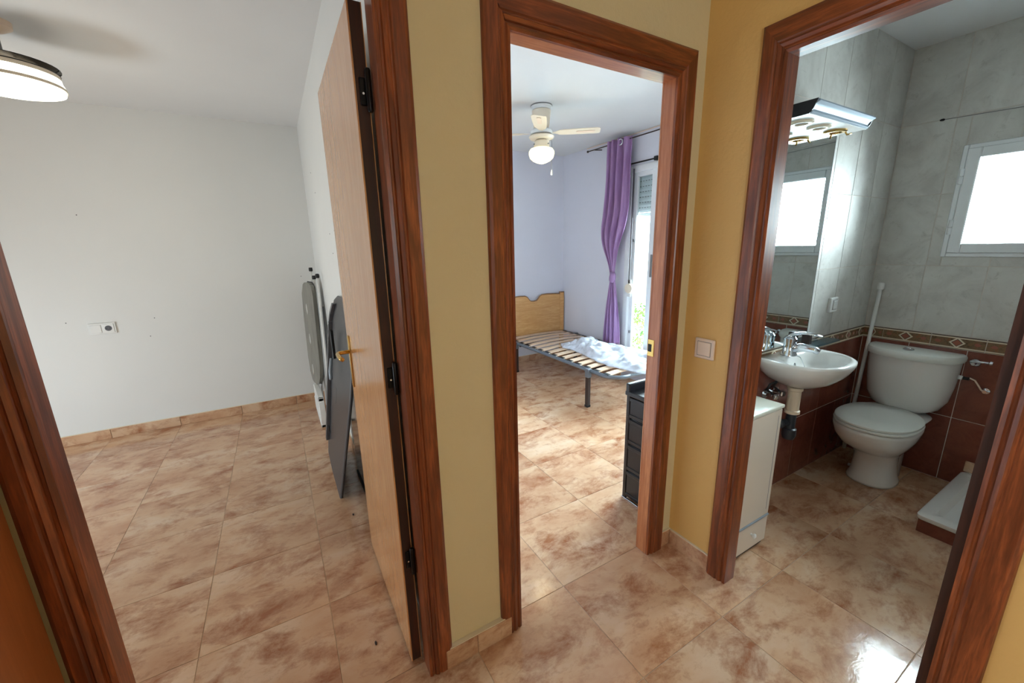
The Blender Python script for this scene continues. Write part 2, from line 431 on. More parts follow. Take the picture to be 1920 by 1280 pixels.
# border strip: mottled base, cream rails, diamonds
def border_piece(parent, axis, a0, L):
    bm = bmesh.new(); z0, z1 = .813, .887; zc = (z0+z1)/2
    def bx(u0, v0, u1, v1, d, mi):
        if axis == 'x': box(bm, u0, BY-d, v0, u1, BY+.008, v1, mi=mi)
        else: box(bm, BX-d, u0, v0, BX+.008, u1, v1, mi=mi)
    bx(a0+G, z0, a0+L-G, z1, .001, 0)
    bx(a0+G, z1-.005, a0+L-G, z1-.001, .003, 3)
    for v0, v1 in ((z1-.013, z1-.006), (z0+.004, z0+.011)): bx(a0+G, v0, a0+L-G, v1, .004, 1)
    c = a0+L/2
    def dia(s, d, mi):
        poly = [(c-s, zc), (c, zc-s*.92), (c+s, zc), (c, zc+s*.92)]
        if axis == 'x': prism(bm, poly, BY-d, BY+.006, 'Y', mi)
        else: prism(bm, poly, BX-d, BX+.006, 'X', mi)
    dia(.034, .0050, 1); dia(.024, .0062, 3); dia(.020, .0070, 2)
    # little oval in the mottled field at both ends
    for s in (-1, 1):
        e = c+s*L*.36; poly = [(e+.013*math.cos(k*PI/4), zc+.010*math.sin(k*PI/4)) for k in range(8)]
        if axis == 'x': prism(bm, poly, BY-.003, BY+.006, 'Y', 2)
        else: prism(bm, poly, BX-.003, BX+.006, 'X', 2)
    o = obj('border_tile', bm, [M_bmot, M_cream, M_rust, M_bdark], parent, loc=(a0, BY, 0) if axis == 'x' else (BX, a0, 0))
    return o
bp = border_piece(wbn, 'x', 3.013, .22)
L = .2155
for k in range(8):
    a = 3.013-(k+1)*.22
    if a < XD: continue
    c = bp.copy(); C.objects.link(c); c.parent = wbn; c.location = (a, BY, 0)
c = bp.copy(); C.objects.link(c); c.parent = wbn; c.location = (BX-.127, BY, 0); c.scale = (.127/.22, 1, 1)
bq = border_piece(wbw, 'y', .877-.112, .224)
for k in range(1, 8):
    c = bq.copy(); C.objects.link(c); c.parent = wbw; c.location = (BX, .877-.112-.224*k, 0)
c = bq.copy(); C.objects.link(c); c.parent = wbw; c.location = (BX, .989, 0); c.scale = (1, .101/.224, 1)

# skirting, piece by piece
def skirting(name, axis, at, a0, a1, h=.078, d=.011, sgn=-1, z=0):
    root = setting(name, ((a0, at, 0) if axis == 'x' else (at, a0, 0)))
    ls = [a0]; g0 = X0 if axis == 'x' else Y0
    k = math.floor((a0-g0)/P0)+1
    while g0+k*P0 < a1-.02:
        if g0+k*P0 > a0+.02: ls.append(g0+k*P0)
        k += 1
    ls.append(a1)
    for u, v in zip(ls[:-1], ls[1:]):
        if axis == 'x': bm = B(u+.001, min(at, at+sgn*d), 0, v-.001, max(at, at+sgn*d), h, bev=.002)
        else: bm = B(min(at, at+sgn*d), u+.001, 0, max(at, at+sgn*d), v-.001, h, bev=.002)
        obj('skirting_tile', bm, M_skirt, root)
    if axis == 'x': bm = B(a0, min(at, at+sgn*d*.8), h, a1, max(at, at+sgn*d*.8), h+.004)
    else: bm = B(min(at, at+sgn*d*.8), a0, h, max(at, at+sgn*d*.8), a1, h+.004)
    obj('grout_line', bm, M_cream, root)
    return root
skirting('baseboard_front', 'x', YA, .335, .600, d=.021)
skirting('baseboard_front_corner', 'x', YA, 1.425, XC)
skirting('baseboard_right', 'y', XC, .86, YA-.012)
skirting('baseboard_left_room', 'x', 4.25, -2.8, .33)
skirting('baseboard_partition', 'y', .33, 1.87, 4.238)
skirting('baseboard_bedroom_back', 'x', 4.22, .43, WX)
skirting('baseboard_bedroom_window', 'y', WX, WY1, 4.208)
skirting('baseboard_right_near', 'y', XC, -1.2, .10)

# ------------------------------------------------------------------ door frames
def casing_profile(w_):
    return [(0, 0), (0, .010), (.010, .013), (.013, .009), (.018, .009), (.021, .014), (.030, .018), (.034, .0145), (.038, .0145), (.042, .0185), (w_-.012, .0175), (w_-.003, .012), (w_, .006), (w_, 0)]
def door_frame(name, axis, plane, o0, o1, htop, w0, w1, wt, depth=.10, jm=None, jh=None):
    """axis 'x': opening along x in a wall whose hall face is y=plane; 'y': along y in a wall at x=plane"""
    root = setting(name, ((o0+o1)/2, plane, 0) if axis == 'x' else (plane, (o0+o1)/2, 0))
    def P(a, v, z): return (a, plane-v, z) if axis == 'x' else (plane-v, a, z)
    def sweep(path0, path1, nm, m, prof):
        bm = bmesh.new(); loft(bm, [[path0(u, v) for u, v in prof], [path1(u, v) for u, v in prof]]); obj(nm, bm, m, root)
    # left, right and head casing with mitred corners
    pr = casing_profile(w0); k = wt/w0
    sweep(lambda u, v: P(o0-u, v, 0), lambda u, v: P(o0-u, v, htop+u*k), 'casing', M_wood_v, pr)
    pr = casing_profile(w1); k1 = wt/w1
    sweep(lambda u, v: P(o1+u, v, 0), lambda u, v: P(o1+u, v, htop+u*k1), 'casing', M_wood_v, pr)
    pr = casing_profile(wt)
    sweep(lambda u, v: P(o0-u*w0/wt, v, htop+u), lambda u, v: P(o1+u*w1/wt, v, htop+u), 'head_casing', M_wood_h if axis == 'x' else M_wood_hy, pr)
    # jambs with stop and rebate
    s = [(0, .001), (0, -.058), (-.003, -.062), (-.028, -.062), (-.028, .001)]
    def jam(sgn, o, nm, m):
        bm = bmesh.new(); poly = [(o-sgn*p[0]*-1*-1 if False else o+sgn*(-p[0]), p[1]) for p in s]
        loft(bm, [[P(a, v, 0) for a, v in poly], [P(a, v, htop+.013) for a, v in poly]]); obj(nm, bm, m, root)
    jam(-1, o0, 'jamb', jm or M_wood_v); jam(1, o1, 'jamb', jm or M_wood_v)
    bm = bmesh.new(); poly = [(htop-p[0], p[1]) for p in s]
    loft(bm, [[P(o0-.013, v, z) for z, v in poly], [P(o1+.013, v, z) for z, v in poly]]); obj('head_jamb', bm, jh or (M_wood_h if axis == 'x' else M_wood_hy), root)
    return root
HT = 2.030
d1 = door_frame('door_1', 'x', YA, -.442, .276, 2.056, .073, .086, .105)
d2 = door_frame('door_2', 'x', YA, .648, 1.350, HT, .086, .102, .105, jm=M_wood_l, jh=M_wood_lh)
d3 = door_frame('door_3', 'y', XC, .190, .803, HT, .092, .088, .105)
# extra stop strip on the near bathroom jamb
obj('door_stop', B(XC+.003, .186, 0, XC+.055, .212, HT), M_dark_v, d3)

# leaf of the left room, standing open
lx0, lx1, ly0, ly1 = .234, .270, 1.172, 1.862
leaf = obj('door_leaf', B(lx0, ly0, .012, lx0+.004, ly1, 2.040), M_veneer, d1)
obj('leaf_core', B(lx0+.004, ly0, .012, lx1-.002, ly1, 2.040, bev=.001), M_dark_v, leaf, label='dark stained edge')
obj('leaf_back', B(lx1-.002, ly0, .012, lx1, ly1, 2.040), M_veneer, leaf)
for z in (1.84, 1.075, .435):
    bm = bmesh.new(); lathe(bm, (.266, 1.155, z), [(.0055, -.05), (.0075, -.046), (.0075, .046), (.0055, .05)], 10)
    box(bm, .246, 1.166, z-.032, .264, 1.173, z+.032, bev=.002)
    hg = obj('hinge', bm, M_hinge, d1, smooth=True)
    bm = bmesh.new(); lathe(bm, (.254, 1.165, z-.005), [(.003, 0), (.003, .002)], 8, 'Y'); obj('screw', bm, M_chrome, hg)
# brass handle and long plate on the face
bm = bmesh.new(); box(bm, lx0-.006, 1.795, .86, lx0, 1.832, 1.09, bev=.004, seg=2)
pl = obj('handle_plate', bm, M_brass, d1, smooth=True)
bm = bmesh.new(); tube(bm, [(lx0-.004, 1.812, 1.02), (lx0-.035, 1.812, 1.02), (lx0-.05, 1.808, 1.02), (lx0-.054, 1.79, 1.02), (lx0-.054, 1.70, 1.022), (lx0-.048, 1.685, 1.02)], .0085, 10)
obj('handle', bm, M_brass, d1, smooth='all')
# brass strike plate of the middle door
bm = bmesh.new(); box(bm, 1.3475, 1.128, .975, 1.3505, 1.160, 1.048, bev=.0008)
sk = obj('strike_plate', bm, M_brass, d2)
obj('latch_hole', B(1.3468, 1.140, .995, 1.3478, 1.158, 1.028), M_rub, sk)
obj('cover_strip', B(1.349, 1.157, 0, 1.352, 1.160, HT), M_wood_l, d2)

# wooden door on the left side of the hall
d4 = setting('door_4', (-.56, .6, 0))
obj('door_leaf', B(-.56, .30, .01, -.516, 1.086, 2.03, bev=.002), M_honey, d4)
obj('casing', B(-.56, .20, 0, -.508, .295, 2.12, bev=.004), M_wood_v, d4)
obj('head_casing', B(-.56, .20, 2.04, -.508, 1.086, 2.13, bev=.004), M_wood_hy, d4)

# nail holes in the white walls
def plug(parent, p, axis, r=.004):
    bm = bmesh.new(); lathe(bm, p, [(r, -.0015), (r*.6, .0005)], 8, axis); obj('wall_plug', bm, M_sock, parent)
for x, z in ((-1.41, .96), (-.90, .945), (-1.20, 1.74), (-.95, .80), (.20, 1.22)): plug(wba, (x, 4.2495, z), 'Y')
for y, z in ((3.55, 2.02), (3.40, 1.86), (2.85, 1.55), (2.62, 1.56), (2.80, 1.43), (2.58, 1.42)): plug(wpa, (.3295, y, z), 'X')

# ------------------------------------------------------------------ windows
def pane(parent, x, y0, y1, z0, z1, t=.004):
    return obj('glass_pane', B(x, y0, z0, x+t, y1, z1), M_glass, parent)
def ring_yz(bm, x0, x1, y0, y1, z0, z1, w_, bev=.003):
    box(bm, x0, y0, z0, x1, y0+w_, z1, bev=bev); box(bm, x0, y1-w_, z0, x1, y1, z1, bev=bev)
    box(bm, x0, y0+w_, z0, x1, y1-w_, z0+w_, bev=bev); box(bm, x0, y0+w_, z1-w_, x1, y1-w_, z1, bev=bev)
    return bm
# bathroom window
w3 = setting('window_3', (BX, .49, bwz0))
obj('outer_frame', ring_yz(bmesh.new(), BX-.012, BX+.05, .185, .802, 1.337, 1.933, .022), M_white_al, w3)
s3 = obj('window_sash', ring_yz(bmesh.new(), BX-.022, BX+.03, .210, .779, 1.358, 1.912, .052, .004), M_white_al, w3)
pane(w3, BX+.005, .258, .728, 1.405, 1.862)
for z in (1.50, 1.77):
    for dz in (-.021, .021):
        bm = bmesh.new(); lathe(bm, (BX-.024, .783, z+dz), [(.009, -.019), (.009, .019)], 10); obj('hinge', bm, M_white_al, s3, smooth=True)
bm = bmesh.new(); box(bm, BX-.040, .222, 1.60, BX-.022, .242, 1.72, bev=.004); obj('window_handle', bm, M_white_al, s3)
# bedroom window
w1 = setting('window_1', (WX, 2.5, WZ0))
obj('outer_frame', ring_yz(bmesh.new(), WX-.014, WX+.06, WY0-.01, WY1+.012, WZ0-.01, WZ1+.012, .062), M_white_al, w1)
s1 = obj('window_sash', ring_yz(bmesh.new(), WX+.012, WX+.045, 2.765, 3.075, .17, 2.14, .048), M_white_al, w1)
pane(w1, WX+.03, 2.81, 3.03, .2, 2.1)
s2 = obj('window_sash', ring_yz(bmesh.new(), WX-.006, WX+.03, 1.50, 2.835, .17, 2.14, .085), M_white_al, w1)
pane(w1, WX+.01, 1.55, 2.75, .22, 2.09)
bm = bmesh.new(); box(bm, WX-.018, 2.775, 1.12, WX-.006, 2.797, 1.34, bev=.003); obj('pull_handle', bm, M_grey, s2)
for z in (1.48, 1.0, .52):
    bm = bmesh.new(); lathe(bm, (WX+.01, 3.045, z), [(.012, -.014), (.012, .014)], 10); obj('hinge', bm, M_grey, s1, smooth=True)
# roller shutter part lowered: slat by slat
sh = setting('window_1_shutter', (WX+.075, 2.5, 1.75))
z = 1.75
while z < 2.19:
    bm = bmesh.new()
    prof = [(WX+.070, z+.002), (WX+.080, z+.002), (WX+.083, z+.024), (WX+.080, z+.053), (WX+.070, z+.053), (WX+.066, z+.024)]
    prism(bm, prof, 1.48, 3.10, 'Y')
    for k in range(46):
        y = 1.50+k*.034; box(bm, WX+.0655, y, z+.0455, WX+.069, y+.015, z+.0510, mi=1)
    obj('shutter_slat', bm, [M_white_al, M_grey], sh); z += .051
obj('shutter_bottom_bar', B(WX+.062, 1.48, 1.712, WX+.088, 3.10, 1.749, bev=.003), M_white_al, sh)
# left room window (out of view, lights the room)
w2 = setting('window_2', (-2.85, 2.65, .08))
obj('outer_frame', ring_yz(bmesh.new(), -2.87, -2.82, 2.1, 3.2, .08, .95, .04), M_white_al, w2)
obj('mullion', B(-2.87, 2.63, .08, -2.82, 2.67, .95), M_white_al, w2)
# outside
struct('ground', B(3.52, -6, -.6, 30, 20, -.5), base_mat('dark paving', S(96, 92, 84), .9))
def leaf_mat():
    m = base_mat('hedge leaf', S(96, 150, 60), .5); n = N(m); g = n.n('ShaderNodeNewGeometry').outputs['Position']
    n.col(n.ramp(n.noise(g, 9, 3), [(.35, S(60, 110, 38)), (.65, S(150, 190, 84))])); return m
M_leaf = leaf_mat()
hb = thing('garden_shrub', 'green garden shrub outside behind the bedroom window', 'shrub', (4.15, 3.60, -.5))
bm = bmesh.new()
for k in range(1500):
    a = random.uniform(0, 2*PI); b = math.acos(random.uniform(-.6, 1)); r = random.uniform(.6, 1)
    p = Vector((4.15+.35*r*math.sin(b)*math.cos(a), 3.60+.5*r*math.sin(b)*math.sin(a), .25+.45*r*math.cos(b)))
    d = Vector((random.uniform(-1, 1), random.uniform(-1, 1), random.uniform(-.4, 1))).normalized(); e = d.cross(Vector((.3, .2, 1))).normalized()
    q = [p-d*.035, p+e*.015, p+d*.035, p-e*.015]; bm.faces.new([bm.verts.new(v) for v in q])
fo = obj('foliage', bm, M_leaf, hb); fo['kind'] = 'stuff'
obj('stem', T([(4.15, 3.60, -.5), (4.15, 3.60, .3)], .02), M_darksteel, hb)

# ------------------------------------------------------------------ left room things
fa = thing('ceiling_fan_light', 'round ceiling fan light with glowing white disc and folded clear blades', 'ceiling fan', (-.96, 3.0, 2.5))
FC = (-.96, 3.0)
bm = bmesh.new(); lathe(bm, (*FC, 0), [(.062, 2.5), (.06, 2.475), (.03, 2.455), (.012, 2.45)], 28); obj('canopy', bm, M_plp, fa, smooth=True)
bm = bmesh.new(); lathe(bm, (*FC, 0), [(.011, 2.455), (.011, 2.345)], 12); obj('rod', bm, M_grey, fa, smooth=True)
bm = bmesh.new(); lathe(bm, (*FC, 0), [(.05, 2.36), (.10, 2.335), (.165, 2.313), (.178, 2.306), (.179, 2.286), (.10, 2.285)], 48); obj('motor_cover', bm, M_plc, fa, smooth=True)
bm = bmesh.new(); lathe(bm, (*FC, 0), [(.15, 2.288), (.178, 2.286), (.180, 2.270), (.186, 2.256), (.188, 2.250), (.15, 2.248)], 48); obj('upper_light_ring', bm, M_lampA, fa, smooth=True)
bm = bmesh.new(); lathe(bm, (*FC, 0), [(.15, 2.251), (.189, 2.250), (.190, 2.236), (.15, 2.234)], 48); obj('trim_ring', bm, M_plc, fa, smooth=True)
bm = bmesh.new(); lathe(bm, (*FC, 0), [(.15, 2.238), (.187, 2.236), (.184, 2.224), (.15, 2.214), (.08, 2.206), (.001, 2.203)], 48); obj('diffuser', bm, M_lampA, fa, smooth=True)
for k in range(3):
    bm = bmesh.new(); a0 = k*2*PI/3+.5; r0 = []
    for i in range(15):
        a = a0+i/14*2.3; ri = .168-.07*math.sin(i/14*PI); ro = .186
        zz = 2.318+.004*k; r0.append([(FC[0]+ri*math.cos(a), FC[1]+ri*math.sin(a), zz+.006), (FC[0]+ro*math.cos(a), FC[1]+ro*math.sin(a), zz), (FC[0]+ro*math.cos(a), FC[1]+ro*math.sin(a), zz+.003), (FC[0]+ri*math.cos(a), FC[1]+ri*math.sin(a), zz+.009)])
    loft(bm, r0); obj('folded_blade', bm, M_blade, fa)
bm = bmesh.new(); lathe(bm, (*FC, 0), [(.1795, 2.3075), (.1795, 2.3035), (.176, 2.3035), (.176, 2.3075)], 48); obj('edge_band', bm, M_rub, fa)
lamp('light_left_room_lamp', (FC[0], FC[1], 2.10), 3.5, (1, .86, .58), .12)

ou = thing('double_socket', 'white double wall plate with blank and round power socket on back wall', 'socket', (-1.218, 4.25, .895))
bm = bmesh.new(); box(bm, -1.298, 4.240, .852, -1.139, 4.25, .940, bev=.003); obj('plate', bm, M_plw, ou)
obj('blank_cover', B(-1.288, 4.236, .865, -1.224, 4.241, .927, bev=.002), M_plw, ou)
bm = bmesh.new(); box(bm, -1.216, 4.236, .862, -1.150, 4.241, .930, bev=.002); obj('socket_cover', bm, M_plw, ou)
bm = bmesh.new(); lathe(bm, (-1.183, 4.2358, .896), [(.021, 0), (.019, -.001), (.017, .0035)], 24, 'Y'); so = obj('socket_well', bm, M_sock, ou, smooth=True)
for s_ in (-1, 1):
    bm = bmesh.new(); lathe(bm, (-1.183+s_*.009, 4.2340, .896), [(.0028, 0), (.0028, .003)], 8, 'Y'); obj('pin_hole', bm, M_rub, so)

# ironing board, cover wrapped in film
ib = thing('ironing_board', 'folded ironing board with olive grey cover in plastic wrap against right wall', 'ironing board', (.24, 3.9, 0))
def slab(bm, a, b, zs, th, nrm):
    """a,b base points; zs list of (s0,s1,z): spans along a->b at height z"""
    a, b = Vector(a), Vector(b); n = Vector(nrm).normalized(); rings = []
    for s0, s1, z in zs:
        p, q = a+(b-a)*s0, a+(b-a)*s1; lean = Vector((.035*z, 0, 0))
        rings.append([Vector((p.x, p.y, z))+lean, Vector((q.x, q.y, z))+lean, Vector((q.x, q.y, z))+n*th+lean, Vector((p.x, p.y, z))+n*th+lean])
    return loft(bm, rings)
bm = bmesh.new(); slab(bm, (.165, 4.08, 0), (.235, 3.76, 0), [(.36, .64, .27), (.22, .8, .29), (.1, .92, .36), (.02, 1, .5), (0, 1, .85), (.04, .98, 1.08), (.2, .86, 1.16), (.34, .7, 1.18)], .028, (-.98, -.2, 0))
obj('padded_cover', bm, M_cover, ib, smooth=True)
bm = bmesh.new(); slab(bm, (.170, 4.08, 0), (.240, 3.76, 0), [(.30, .7, .268), (.05, .95, .36), (0, 1, .85), (.15, .9, 1.15), (.3, .72, 1.19)], .002, (-.98, -.2, 0))
obj('board_top', bm, M_char2, ib)
for k, (dy, zt) in enumerate(((3.98, 1.285), (3.88, 1.22))):
    obj('leg', T([(.225+.02*k, dy, .06), (.27+.01*k, dy, zt)], .009), M_plw, ib, smooth='all')
    bm = bmesh.new(); lathe(bm, (.27+.01*k, dy, zt), [(.014, -.012), (.016, 0), (.014, .02)], 10); obj('rubber_foot', bm, M_rub, ib, smooth=True)
for zc, yc in ((.96, 3.86), (.70, 3.84), (.42, 3.86)):
    pts = [(.168+.035*zc+.004*math.cos(a)-.01, yc+.035*math.cos(a), zc+.045*math.sin(a)) for a in [k*PI/5 for k in range(10)]]
    obj('wrap_strap', T(pts, .0022, 6, True), M_plw, ib, smooth='all')
ib2 = thing('clothes_airer', 'folded white clothes airer with black tip behind the ironing board', 'clothes airer', (.29, 3.68, 0))
bm = bmesh.new(); tube(bm, [(.262, 3.68, .06), (.292, 3.68, 1.24)], .010); obj('white_tube', bm, M_plw, ib2, smooth='all')
bm = bmesh.new(); tube(bm, [(.27, 3.60, .28), (.30, 3.62, 1.0)], .007); obj('dark_tube', bm, M_char, ib2, smooth='all')
bm = bmesh.new(); tube(bm, [(.285, 3.84, .06), (.305, 3.84, 1.1)], .008); obj('white_tube', bm, M_plw, ib2, smooth='all')
bm = bmesh.new(); lathe(bm, (.292, 3.68, 1.24), [(.013, -.01), (.016, .0), (.016, .018), (.01, .024)], 10); obj('rubber_tip', bm, M_rub, ib2, smooth=True)
for z in (.3, .6, .9): obj('rung', T([(.268+.025*z, 3.68, z), (.288+.02*z, 3.84, z)], .004), M_plw, ib2)
wf = thing('plastic_stand', 'white plastic stand with cut-out holes on floor under the ironing board', 'stand', (.23, 3.7, 0))
bm = bmesh.new()
outer = [(3.52, 0), (4.02, 0), (4.02, .13), (3.92, .29), (3.60, .30), (3.52, .20)]
# plate with two openings, built as ribs
for a, b, c_, d_ in ((3.50, 0, 4.04, .028), (3.50, .23, 3.94, .262), (3.50, 0, 3.528, .262), (3.70, 0, 3.73, .25), (3.90, 0, 3.93, .25), (4.01, 0, 4.04, .12)):
    box(bm, .160, a, b, .205, c_, d_, bev=.006)
prism(bm, [(3.92, .262), (3.90, .235), (4.02, .10), (4.04, .12)], .165, .20, 'X')
obj('ribbed_frame', bm, M_plw, wf)
obj('back_panel', B(.201, 3.50, .03, .205, 3.70, .235), M_plw, wf)

# black board, standing on its edge and leaning on the wall
bb = thing('black_panel', 'tall black panel with rounded top leaning on the wall behind the open door', 'panel', (.17, 2.6, 0))
def lean(poly, x0, th, k=.135):
    bm = bmesh.new(); loft(bm, [[(x0+k*z, y, z) for y, z in poly], [(x0+th+k*z, y, z) for y, z in poly]]); return bm
face = [(2.37, 0), (2.72, .0), (2.96, .03), (2.99, .16), (3.0, .55), (2.99, .88), (2.94, 1.03), (2.84, 1.13), (2.70, 1.165), (2.5, 1.17), (2.30, 1.15), (2.16, 1.05), (2.12, .9), (2.13, .7)]
obj('board', lean(face, .152, .016), M_char, bb, smooth=True)
obj('rim', T([(.16+.135*z, y, z) for y, z in face], .009, 8, True), M_char2, bb, smooth='all', label='dark grey moulded rim')
obj('side_rail', lean([(2.90, .15), (2.955, .15), (2.96, .95), (2.90, .98)], .130, .020), M_char2, bb)
obj('side_rail', lean([(2.90, .99), (2.95, .97), (2.90, 1.05), (2.80, 1.12), (2.74, 1.12), (2.86, 1.04)], .132, .018), M_char2, bb)
bm = bmesh.new(); box(bm, .235, 2.60, .80, .252, 2.64, .98, bev=.003); obj('catch', bm, M_rub, bb)
bm = bmesh.new(); tube(bm, [(.225, 2.62, .80), (.205, 2.56, .74), (.20, 2.52, .70)], .010, 8); obj('arm', bm, M_alu, bb, smooth='all')
obj('sticker', lean([(2.64, .50), (2.67, .50), (2.67, .60), (2.64, .60)], .1505, .001), M_char2, bb)
bm = bmesh.new(); box(bm, .166, 2.74, .27, .172, 2.77, .31); obj('slot', bm, M_rub, bb)
gp = thing('dark_glass_panel', 'low dark glossy panel leaning on wall between black panel and open door', 'panel', (.3, 2.2, 0))
M_gloss = base_mat('glossy dark panel', S(70, 70, 74), .08)
obj('panel', B(.296, 1.95, .02, .306, 2.62, .80, bev=.003), M_gloss, gp)
obj('bottom_edge', B(.290, 1.95, 0, .312, 2.62, .02, bev=.003), M_rub, gp)
# crumbs on the floor
for p, nm in (((.193, 2.163), 'small dark crumb on the floor tiles below the black panel'), ((.139, 1.319), 'tiny dark leaf scrap on the tiles beside the open door leaf')):
    bm = bmesh.new(); bmesh.ops.create_icosphere(bm, subdivisions=1, radius=.010, matrix=Matrix.Translation((*p, .003)) @ Matrix.Diagonal((.5, 1.1, .35, 1)))
    tag(obj('floor_crumb', bm, M_darksteel, loc=(*p, 0)), nm, 'crumb')

# ------------------------------------------------------------------ bedroom things
fb = thing('ceiling_fan', 'small white ceiling fan with lit glass globe hanging in the bedroom', 'ceiling fan', (1.946, 2.836, 2.5))
FB = (1.946, 2.836)
bm = bmesh.new(); lathe(bm, (*FB, 0), [(.082, 2.5), (.082, 2.49), (.074, 2.488), (.072, 2.468)], 28); obj('canopy', bm, M_plw, fb, smooth=True)
bm = bmesh.new(); lathe(bm, (*FB, 0), [(.084, 2.4995), (.0845, 2.494), (.0825, 2.493)], 28); obj('ceiling_gap', bm, M_grey, fb)
bm = bmesh.new(); lathe(bm, (*FB, 0), [(.068, 2.468), (.074, 2.462), (.062, 2.36), (.058, 2.345), (.045, 2.335)], 32); mo = obj('motor_housing', bm, M_plc, fb, smooth=True)
bm = bmesh.new(); lathe(bm, (*FB, 0), [(.045, 2.337), (.075, 2.33), (.085, 2.318), (.085, 2.296), (.06, 2.29)], 32); obj('rotor', bm, M_plw, fb, smooth=True)
for k in range(4):
    a = math.radians(-37+90*k); bm = bmesh.new(); r0 = []
    for r_, w_ in ((.085, .012), (.11, .020), (.14, .036), (.18, .046), (.30, .052), (.42, .054), (.445, .048), (.452, .03)):
        ring = []
        for u, dz in ((-w_, .006), (w_, -.006), (w_, -.002), (-w_, .010)):
            ring.append((FB[0]+r_*math.cos(a)-u*math.sin(a), FB[1]+r_*math.sin(a)+u*math.cos(a), 2.303+dz*(1 if r_ > .12 else .4)))
        r0.append(ring)
    loft(bm, r0); bl = obj('blade', bm, M_plc, fb, smooth=True)
    bm = bmesh.new(); r0 = []
    for r_ in (.27, .28, .40, .41):
        w_ = .010 if r_ in (.27, .41) else .016
        r0.append([(FB[0]+r_*math.cos(a)-u*math.sin(a), FB[1]+r_*math.sin(a)+u*math.cos(a), 2.3005-u*.12+dz) for u, dz in ((-w_, -.0012), (w_, -.0012), (w_, .001), (-w_, .001))])
    loft(bm, r0); obj('blade_inlay', bm, M_plp, bl)
bm = bmesh.new(); lathe(bm, (*FB, 0), [(.05, 2.292), (.096, 2.284), (.100, 2.276), (.088, 2.262), (.05, 2.258)], 36); obj('light_plate', bm, M_plc, fb, smooth=True)
bm = bmesh.new(); lathe(bm, (*FB, 0), [(.035, 2.26), (.055, 2.245), (.060, 2.215), (.062, 2.200), (.05, 2.2)], 32); obj('globe_fitter', bm, M_plc, fb, smooth=True)
for k in range(3):
    a = 2*PI*k/3-1.2; bm = bmesh.new(); tube(bm, [(FB[0]+.058*math.cos(a), FB[1]+.058*math.sin(a), 2.222), (FB[0]+.070*math.cos(a), FB[1]+.070*math.sin(a), 2.222)], .004, 8); obj('thumb_screw', bm, M_steel, fb)
bm = bmesh.new(); lathe(bm, (*FB, 0), [(.052, 2.206), (.06, 2.200), (.088, 2.190), (.100, 2.172), (.101, 2.150), (.092, 2.124), (.070, 2.104), (.040, 2.090), (.012, 2.082), (.001, 2.080)], 36); obj('glass_globe', bm, M_lampB, fb, smooth='all')
cb = (FB[0]+.085, FB[1]-.02)
ch = obj('pull_chain', T([(FB[0]+.072, FB[1]-.02, 2.262), (*cb, 2.25), (*cb, 2.04)], .0016, 6), M_steel, fb)
bm = bmesh.new(); lathe(bm, (*cb, 2.0), [(.003, .04), (.007, .02), (.008, .002), (.003, 0)], 10); obj('chain_pull', bm, M_plw, ch, smooth=True)
lamp('light_bedroom_globe', (FB[0], FB[1], 2.02), 2.5, (1, .85, .55), .09)

# headboard
hd = thing('headboard', 'light wooden headboard with notched top edge against bedroom back wall', 'headboard', (2.745, 4.2, 0))
hx0, hx1, hc = 2.275, 3.210, 2.7425
half = [(0, .767), (.045, .772), (.075, .800), (.095, .826), (.125, .839), (.20, .842), (.30, .838), (.41, .833)]
top = [(hc-a, z) for a, z in reversed(half)] + [(hc+a, z) for a, z in half[1:]]
bm = bmesh.new(); prism(bm, [(hc-.41, .30)] + top + [(hc+.41, .30)], 4.178, 4.200, 'Y'); obj('panel', bm, M_headb, hd)
obj('top_rail', T([(a, 4.189, z+.003) for a, z in top], .010, 8), pine('brown rail', (.9, 11, 11), (120, 84, 52), (156, 112, 70)), hd, smooth='all', label='darker brown moulded top edge')
for x in (hx0, hx1-.058):
    po = obj('post', B(x, 4.172, 0, x+.058, 4.206, .852, bev=.006, seg=2), M_headb, hd)
    obj('post_cap', B(x-.004, 4.168, .852, x+.062, 4.210, .864, bev=.005), pine('cap wood', (.9, 11, 11), (120, 84, 52), (156, 112, 70)), po)

# slatted bed base
bd = thing('slatted_bed_base', 'single bed base of pale wooden slats on a grey steel frame', 'bed', (2.75, 3.25, 0))
bx0, bx1, by0, by1, bz = 2.325, 3.175, 2.33, 4.15, .345
def rrect(x0, x1, y0, y1, z, r, n=6):
    pts = []
    for cx, cy_, a0 in ((x1-r, y1-r, 0), (x0+r, y1-r, PI/2), (x0+r, y0+r, PI), (x1-r, y0+r, 1.5*PI)):
        for k in range(n+1):
            a = a0+k/n*PI/2; pts.append((cx+r*math.cos(a), cy_+r*math.sin(a), z))
    return pts
obj('steel_frame', T(rrect(bx0, bx1, by0, by1, bz, .14), .017, 10, True), M_steel, bd, smooth='all')
obj('cross_bar', T([(bx0, 2.70, bz-.02), (bx1, 2.70, bz-.02)], .014), M_darksteel, bd, smooth='all')
obj('cross_bar', T([(bx0, 3.85, bz-.02), (bx1, 3.85, bz-.02)], .014), M_darksteel, bd, smooth='all')
ns = 14; slat = None
